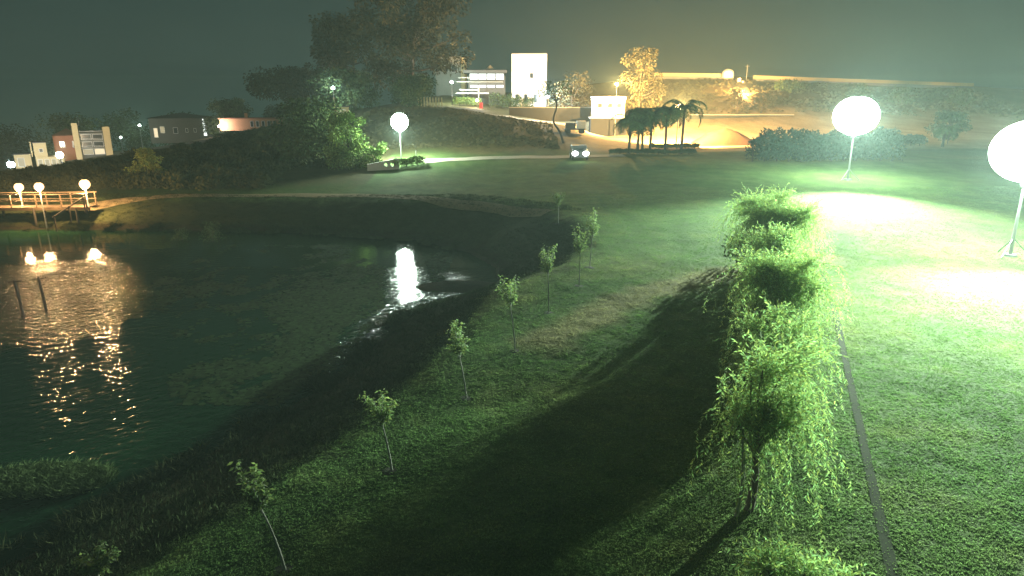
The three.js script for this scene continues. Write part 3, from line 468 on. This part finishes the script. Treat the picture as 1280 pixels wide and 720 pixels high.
// ---------------------------------------------------------------- buildings
function win(parent, x, y, z, w, h, pane, frame = M.frame) { const f = part('window', [box(w, 0.07, 0.08, x, y + h / 2, z), box(w, 0.07, 0.08, x, y - h / 2, z), box(0.07, h, 0.08, x - w / 2 + 0.035, y, z), box(0.07, h, 0.08, x + w / 2 - 0.035, y, z)], frame, parent); part('pane', box(w - 0.14, h - 0.07, 0.02, x, y, z), pane, f); return f; }
const litWarm = glow([1, 0.8, 0.5], 0.55), litWhite = glow([0.9, 1, 0.95], 1.1), litCream = glow([1, 0.85, 0.5], 0.22);
{ // left: cream houses, brick house, tower house
  const a = thing('small_house', 'small cream house at the far left beside the cold white lamp', 'house', [-87, -2.2, -120], 0.6);
  part('wall', box(2.4, 3.6, 3, 0, 1.8, 0), M.cream, a); part('roof', box(2.7, 0.15, 3.3, 0, 3.68, 0), M.roof, a); win(a, -0.3, 2.3, 1.52, 1.0, 1.5, litCream); part('pillar', box(0.22, 3.7, 0.22, 1.1, 1.85, 1.6), M.cream, a);
  const b = thing('stepped_house', 'cream two storey house with a square upper window left of the brick house', 'house', [-83.6, -1.6, -121], 0.6);
  part('wall', box(4.2, 2.6, 4, 0.6, 1.3, 0), M.cream, b); part('upper_wall', box(1.9, 2.4, 3, -0.6, 3.8, 0), M.cream, b); part('roof', box(2.1, 0.16, 3.2, -0.6, 5.08, 0), M.roof, b); win(b, -0.5, 3.7, 1.52, 0.6, 0.6, M.glass); for (const x of [-0.9, 0.1, 1.1, 2.0]) win(b, x, 1.5, 2.02, 0.7, 1.3, litCream); part('pillar', box(0.2, 2.6, 0.2, -1.9, 3.9, 1), M.cream, b);
  const c = thing('brick_house', 'orange brick house between the cream house and the tower house', 'house', [-83, -0.8, -127], 0.58);
  part('wall', box(4.6, 5.2, 4, 0, 2.6, 0), M.brick, c); part('roof', new THREE.CylinderGeometry(0.1, 3.4, 1.2, 4, 1).rotateY(Math.PI / 4).translate(0, 5.8, 0), M.tile, c); win(c, -1, 3.6, 2.02, 0.9, 1.1, M.glass); win(c, 1, 3.6, 2.02, 0.9, 1.1, M.glass); part('side_wing', box(1.5, 4.8, 3, 3.4, 3.0, 0.4), M.orange, c); win(c, 3.4, 3.4, 1.92, 0.6, 2.4, M.glass);
  const e = thing('tower_house', 'modern house with two cream towers and dark glazed floors between them', 'house', [-77, 0.3, -125], 0.55);
  part('tower', box(0.9, 6.4, 3, -2.6, 3.2, 0), M.cream, e); part('tower', box(1.1, 5.7, 3, 2.2, 2.85, 0), M.cream, e); part('wall', box(3.8, 5, 2.4, -0.25, 2.5, -0.4), M.darkWall, e);
  for (const y of [1.9, 3.2, 4.5]) { part('floor_slab', box(3.7, 0.18, 1.2, -0.25, y, 0.9), M.greyWall, e); win(e, -1.1, y - 0.62, 0.84, 1.6, 0.95, y < 2 ? litCream : M.glass); win(e, 0.7, y - 0.62, 0.84, 1.6, 0.95, y < 2 ? litWarm : M.glass); part('balcony_rail', bar([-2.1, y + 0.45, 1.45], [1.6, y + 0.45, 1.45], 0.05), M.frame, e); }
  part('mast', cyl(0.05, 0.08, 1.4, -1.9, 6.6, 0), M.darkMetal, e);
}
{ // left middle: dark building and orange building
  const a = thing('dark_building', 'long dark building with white lit windows under a shallow roof', 'building', [-72.2, 1.9, -150], 0.45);
  part('wall', box(13, 5.2, 6, 0, 2.6, 0), M.darkWall, a); part('roof', new THREE.CylinderGeometry(0.4, 8.6, 1.1, 4, 1).rotateY(Math.PI / 4).scale(1.15, 1, 0.6).translate(0, 5.7, 0), M.roof, a);
  for (const [x, y, w, h, m] of [[-5.4, 2.2, 0.8, 1.9, litWarm], [-4.1, 2.8, 0.9, 1.3, litCream], [-1.6, 2.6, 0.9, 1.2, M.glass], [0.6, 2.6, 0.5, 0.8, M.glass], [2.2, 2.6, 0.5, 0.8, M.glass], [4.2, 3.2, 0.75, 3.6, litWhite]]) win(a, x, y, 3.03, w, h, m);
  postLamp('wall_lamp', 'round white lamp at the left end of the dark building', -79.6, 146, 5.6, WHITE, 120, { r: 0.24, glow: 20 }); postLamp('wall_lamp', 'smaller white lamp lower left of the dark building', -79.4, 138, 3.5, WHITE, 60, { r: 0.2, glow: 14 });
  const b = thing('orange_building', 'long low orange building on the hill under the eucalyptus', 'building', [-51.5, 5.0, -135.5], 0.22);
  part('wall', box(11, 2.2, 5, 0, 1.1, 0), M.orange, b); part('roof', box(11.5, 0.2, 5.6, 0, 2.3, 0), M.tile, b); for (let i = 0; i < 5; i++) win(b, 0.3 + i * 1.05, 1.25, 2.53, 0.6, 1.1, M.glass); part('awning', box(4, 0.15, 1.2, 3.4, 0.35, 3), M.concrete, b); part('chimney', box(0.5, 0.9, 0.5, -1, 2.8, 0), M.orange, b);
  postLamp('wall_lamp', 'pinkish lamp at the left foot of the long orange building', -56.0, 130.5, 5.9, [1, 0.8, 0.75], 90, { r: 0.22, glow: 14 });
  postLamp('street_lamp', 'small cold lamp among the trees above the bright drooping tree', -25.3, 98, 12.2, BLUE, 90, { r: 0.22, glow: 16 });
  const c = thing('garden_kiosk', 'small pale kiosk between the bright drooping tree and the hilltop', 'kiosk', [-24.0, 8.0, -97], 0.2); part('wall', box(1.8, 1.6, 1.6, 0, 0.8, 0), M.cream, c); part('roof', box(2.4, 0.14, 2.2, 0, 1.7, 0), M.roof, c); win(c, 0.1, 0.9, 0.82, 0.8, 0.7, litCream); part('floor_slab', box(3.2, 0.16, 2.6, 0.3, -0.06, 0.3), M.concrete, c);
}
{ // centre: white cube, modern lit house, dull tower block
  const a = thing('white_cube_house', 'tall plain white cube house on the hilltop', 'house', [3.2, 9.4, -130.5], -0.02);
  part('wall', box(6.4, 9.35, 7, 0, 4.67, 0), M.white, a); part('roof_edge', [box(6.6, 0.14, 0.16, 0, 9.42, 3.5), box(6.6, 0.14, 0.16, 0, 9.42, -3.5), box(0.16, 0.14, 7.1, 3.25, 9.42, 0), box(0.16, 0.14, 7.1, -3.25, 9.42, 0)], M.roof, a); win(a, 0.45, 5.6, 3.53, 0.62, 0.8, M.glass, M.darkMetal); for (const x of [-2.2, -0.6, 1.2]) win(a, x, 1.6, 3.53, 0.7, 1.5, M.glass);
  const b = thing('modern_house', 'low modern house with long brightly lit windows left of the white cube', 'house', [-4.7, 9.6, -131], 0.02);
  part('wall', box(6.8, 5.4, 6, 0, 2.7, -0.2), M.darkWall, b); part('roof', box(8, 0.5, 7, -0.3, 6.15, 0), M.roof, b); part('roof_ridge', new THREE.CylinderGeometry(0.05, 1.2, 1.1, 4).translate(0.6, 6.9, 0), M.concrete, b);
  for (let i = 0; i < 4; i++) win(b, -2.4 + i * 1.6, 5.25, 2.84, 1.55, 1.1, litWhite, M.darkMetal); for (let i = 0; i < 4; i++) win(b, -2.4 + i * 1.6, 3.55, 2.84, 1.5, 0.5, litWhite, M.darkMetal);
  part('balcony_slab', box(8.4, 0.2, 1.6, -1.2, 4.3, 3.7), M.greyWall, b); part('balcony_slab', box(6, 0.2, 1.4, -2.6, 2.3, 3.8), M.whiteMetal, b); part('balcony_rail', bar([-5.2, 5.0, 4.4], [2.8, 5.0, 4.4], 0.06), M.whiteMetal, b); part('drainpipe', cyl(0.12, 0.12, 3.6, -1.5, 1.8, 4.3, 8), M.whiteMetal, b); part('drainpipe', bar([-5, 2.9, 4.4], [-1.5, 2.9, 4.4], 0.16), M.whiteMetal, b);
  const c = thing('dull_block', 'dull grey block with a pale right edge behind the eucalyptus', 'building', [-12.6, 11.5, -141], 0); part('wall', box(5, 7.6, 6, 0, 3.8, 0), M.greyWall, c); part('corner_pillar', box(0.8, 7.4, 6.1, 2.9, 3.7, 0), M.cream, c); win(c, -0.6, 5.2, 3.03, 1.2, 1.2, M.glass); win(c, 1.2, 5.2, 3.03, 1.2, 1.2, M.glass);
  const p = thing('paling_fence', 'short pale paling fence on the top of the mound', 'fence', [-12.6, 9.55, -106], 0.05); for (let i = 0; i < 9; i++) part('paling', box(0.16, 1.5 + 0.3 * noise(i * 2.1, 3), 0.06, -1.8 + i * 0.45, 0.7, 0), M.cream, p); part('rail', box(4, 0.08, 0.05, 0, 0.8, -0.06), M.wood, p);
  const l = postLamp('garden_lamp', 'small pink tinged lamp below the lit modern house', -6.0, 118, 10.6, [1, 0.85, 0.85], 110, { r: 0.22, glow: 16 });
  const bin = thing('red_bin', 'small red bin beside the pink tinged lamp', 'bin', [-5.3, hAt(-5.3, 118), -118]); part('body', rbox(0.6, 1.0, 0.6, 0, 0.5, 0, 0.06), M.red, bin); part('lid', rbox(0.66, 0.1, 0.66, 0, 1.04, 0, 0.03), M.darkMetal, bin);
  const g = thing('garden_wall', 'dark retaining wall above the pale road', 'wall', [7, 7.2, -113], -0.03); part('wall', box(15, 2.2, 0.4, 0, 1.1, 0), M.slate, g); part('coping', box(15.1, 0.12, 0.5, 0, 2.26, 0), M.greyWall, g);
}
{ // terrace house in sodium light
  const a = thing('terrace_house', 'house with a brightly lit upper wall under the sodium lamp left of the palms', 'house', [15.4, 4.6, -110.5], -0.06);
  part('lower_wall', box(5.6, 3.2, 5, 0, 1.6, 0), M.slate, a); part('terrace_slab', box(6, 0.2, 6, 0, 3.3, 0.3), M.concrete, a); part('wall', box(5.0, 2.6, 4, 0, 4.7, -0.2), M.white, a); part('roof', box(5.3, 0.18, 4.3, 0, 6.09, -0.2), M.concrete, a); part('parapet', [box(5.3, 0.35, 0.12, 0, 6.35, 1.9), box(0.12, 0.35, 4.0, -2.6, 6.35, -0.2)], M.white, a);
  for (const x of [-1.4, 0.2, 1.6]) win(a, x, 5.2, 1.83, 0.8, 0.7, M.glass); part('railing', [bar([-2.9, 4.1, 3.1], [2.9, 4.1, 3.1], 0.05), ...[-2.9, -1.45, 0, 1.45, 2.9].map((x) => bar([x, 3.4, 3.1], [x, 4.1, 3.1], 0.05))], M.darkMetal, a);
  const c = thing('flat_cart', 'low dark cart carrying a white box beside the crooked tree', 'cart', [8.9, hAt(8.9, 97) , -97], 0.05);
  part('bed', box(3.0, 0.16, 1.4, 0, 0.62, 0), M.darkMetal, c); for (const x of [-1, 1]) for (const z of [-0.7, 0.7]) part('wheel', new THREE.CylinderGeometry(0.34, 0.34, 0.18, 16).rotateX(Math.PI / 2).translate(x, 0.34, z), M.tyre, c); part('white_box', rbox(1.2, 1.05, 1.2, 0.9, 1.24, 0, 0.04), M.white, c); part('dark_load', rbox(1.4, 0.8, 1.1, -0.6, 1.1, 0, 0.1), M.darkWall, c);
}
{ // embankment top: parapets, domed tank, stair wall
  const mk = (lab, x0, y0, d0, x1, y1, d1) => { const t = thing('parapet_wall', lab, 'wall', [(x0 + x1) / 2, Math.min(y0, y1) - 1.6, -(d0 + d1) / 2]), o = t.position, A = [x0 - o.x, y0 - o.y, -d0 - o.z], B = [x1 - o.x, y1 - o.y, -d1 - o.z]; part('wall', bar([A[0], A[1] - 1, A[2]], [B[0], B[1] - 1, B[2]], 0.35, 1.9), M.greyWall, t); part('coping', bar([A[0], A[1] + 0.28, A[2]], [B[0], B[1] + 0.28, B[2]], 0.5, 0.6), M.cream, t); };
  mk('left length of the pale parapet along the top of the embankment', 26, 15.4, 138.5, 44, 15.2, 138.5); mk('right, longer length of the pale parapet along the top of the embankment', 48, 14.9, 138.5, 92, 13.4, 138.5);
  [[62, 123, 13.5, 4, 101, 'slim tree on the embankment above the right end of the hedge'], [70, 124, 12.8, 4.6, 102, 'tree on the embankment between the two floodlights'], [79, 122, 12.5, 4.2, 103, 'tree on the embankment nearest the right floodlight'], [52, 130, 14.4, 5, 104, 'tree on the embankment right of the domed tank']].forEach(([x, d, y, w, seed, lab]) => tree('slope_tree', lab, x, d, y, w, LEAF.dark, seed, { bare: 0.3, clumps: 22, per: 80, size: 0.3, bark: M.bark }));
  { const t = thing('terrace_wall', 'low dark terrace wall at the foot of the embankment behind the amber trees', 'wall', [38.5, 7.2, -115], -0.05); part('wall', box(17, 1.0, 0.35, 0, 0.5, 0), M.slate, t); part('coping', box(17.1, 0.12, 0.45, 0, 1.06, 0), M.concrete, t); }
  const a = thing('domed_tank', 'small white domed tank on the embankment top at the parapet gap', 'tank', [42.6, 15.0, -137.6]); part('body', cyl(1.1, 1.15, 0.9, 0, 0.45, 0, 20), M.white, a); part('dome', new THREE.SphereGeometry(1.12, 20, 8, 0, 6.3, 0, 1.57).scale(1, 0.75, 1).translate(0, 0.88, 0), M.white, a);
  const s = thing('stair_wall', 'white stepped wall going down the embankment right of the domed tank', 'wall', [45, 12.5, -136.4]); for (let i = 0; i < 6; i++) part('step_block', box(0.55, 1.0, 0.5, -0.5 + i * 0.5, 1.9 - i * 0.55, i * 0.3), M.white, s);
  const m = thing('utility_pole', 'thin pole standing at the gap in the parapet', 'pole', [46.5, 13.5, -138]); part('shaft', cyl(0.06, 0.1, 4, 0, 2, 0), M.pole, m); part('crossarm', box(1, 0.08, 0.08, 0, 3.7, 0), M.pole, m);
}
{ // brown mound on the sand
  const t = thing('earth_mound', 'smooth brown earth mound on the lit sand left of the hedge', 'mound', [29, 4.4, -93]), n = 40, m = 18, pos = [], idx = [], uv = [];
  for (let j = 0; j <= m; j++) for (let i = 0; i <= n; i++) { const u = i / n * 2 - 1, v = j / m * 2 - 1, ridge = Math.pow(clamp(1 - Math.abs(u + 0.0) ** 1.6), 0.8) * (u < 0.2 ? 1 : 1), hh = 2.5 * ridge * Math.pow(clamp(1 - v * v), 0.7) * (1 + 0.12 * noise(u * 3, v * 3, 2)); pos.push(u * 4.6, hh - 0.12, v * 3); uv.push(u * 1.5, v); if (i < n && j < m) { const q = j * (n + 1) + i; idx.push(q, q + n + 1, q + 1, q + 1, q + n + 1, q + n + 2); } }
  const g = new THREE.BufferGeometry(); g.setAttribute('position', new THREE.Float32BufferAttribute(pos, 3)); g.setAttribute('uv', new THREE.Float32BufferAttribute(uv, 2)); g.setIndex(idx); g.computeVertexNormals(); part('soil_heap', g, M.soil, t);
}
{ // car with its headlights on, facing the lawn
  const x = 7.4, d = 75, t = thing('parked_car', 'dark car with dazzling headlights facing the lawn at the path', 'car', [x, hAt(x, d) + 0.04, -d], 0.0);
  const sh = new THREE.Shape(); [[-2, 0.35], [-2.02, 0.85], [-1.75, 0.98], [-1.0, 1.02], [-0.45, 1.42], [0.95, 1.45], [1.65, 1.02], [2, 0.95], [2.02, 0.4]].forEach(([a, b], i) => (i ? sh.lineTo(a, b) : sh.moveTo(a, b)));
  part('body', new THREE.ExtrudeGeometry(sh, { depth: 1.5, bevelEnabled: true, bevelSize: 0.06, bevelThickness: 0.08, bevelSegments: 2 }).rotateY(Math.PI / 2).translate(-0.75, 0, 0), M.carPaint, t);
  part('windscreen', bar([0, 1.06, 1.02], [0, 1.4, 0.5], 1.36, 0.05), M.glass, t);
  for (const sx of [-0.78, 0.78]) for (const sz of [-1.25, 1.25]) { const w = part('wheel', new THREE.CylinderGeometry(0.33, 0.33, 0.2, 18).rotateZ(Math.PI / 2).translate(sx, 0.33, sz), M.tyre, t); part('rim', new THREE.CylinderGeometry(0.18, 0.18, 0.22, 12).rotateZ(Math.PI / 2).translate(sx, 0.33, sz), M.whiteMetal, w); }
  for (const sx of [-0.58, 0.58]) { part('headlight', new THREE.SphereGeometry(0.26, 16, 10).scale(1.2, 0.9, 0.4).translate(sx, 0.72, 2.08), glow([1, 0.97, 0.9], 30), t); const l = new THREE.SpotLight(new THREE.Color(1, 0.96, 0.88), 900, 0, 0.4, 0.9, 2); l.position.set(sx, 0.72, 2.24); l.target.position.set(sx * 2, 6.5, 20); l.castShadow = true; l.name = 'headlight_lamp'; l.shadow.radius = 5; t.add(l, l.target); }
}
renderer.render(scene, camera);
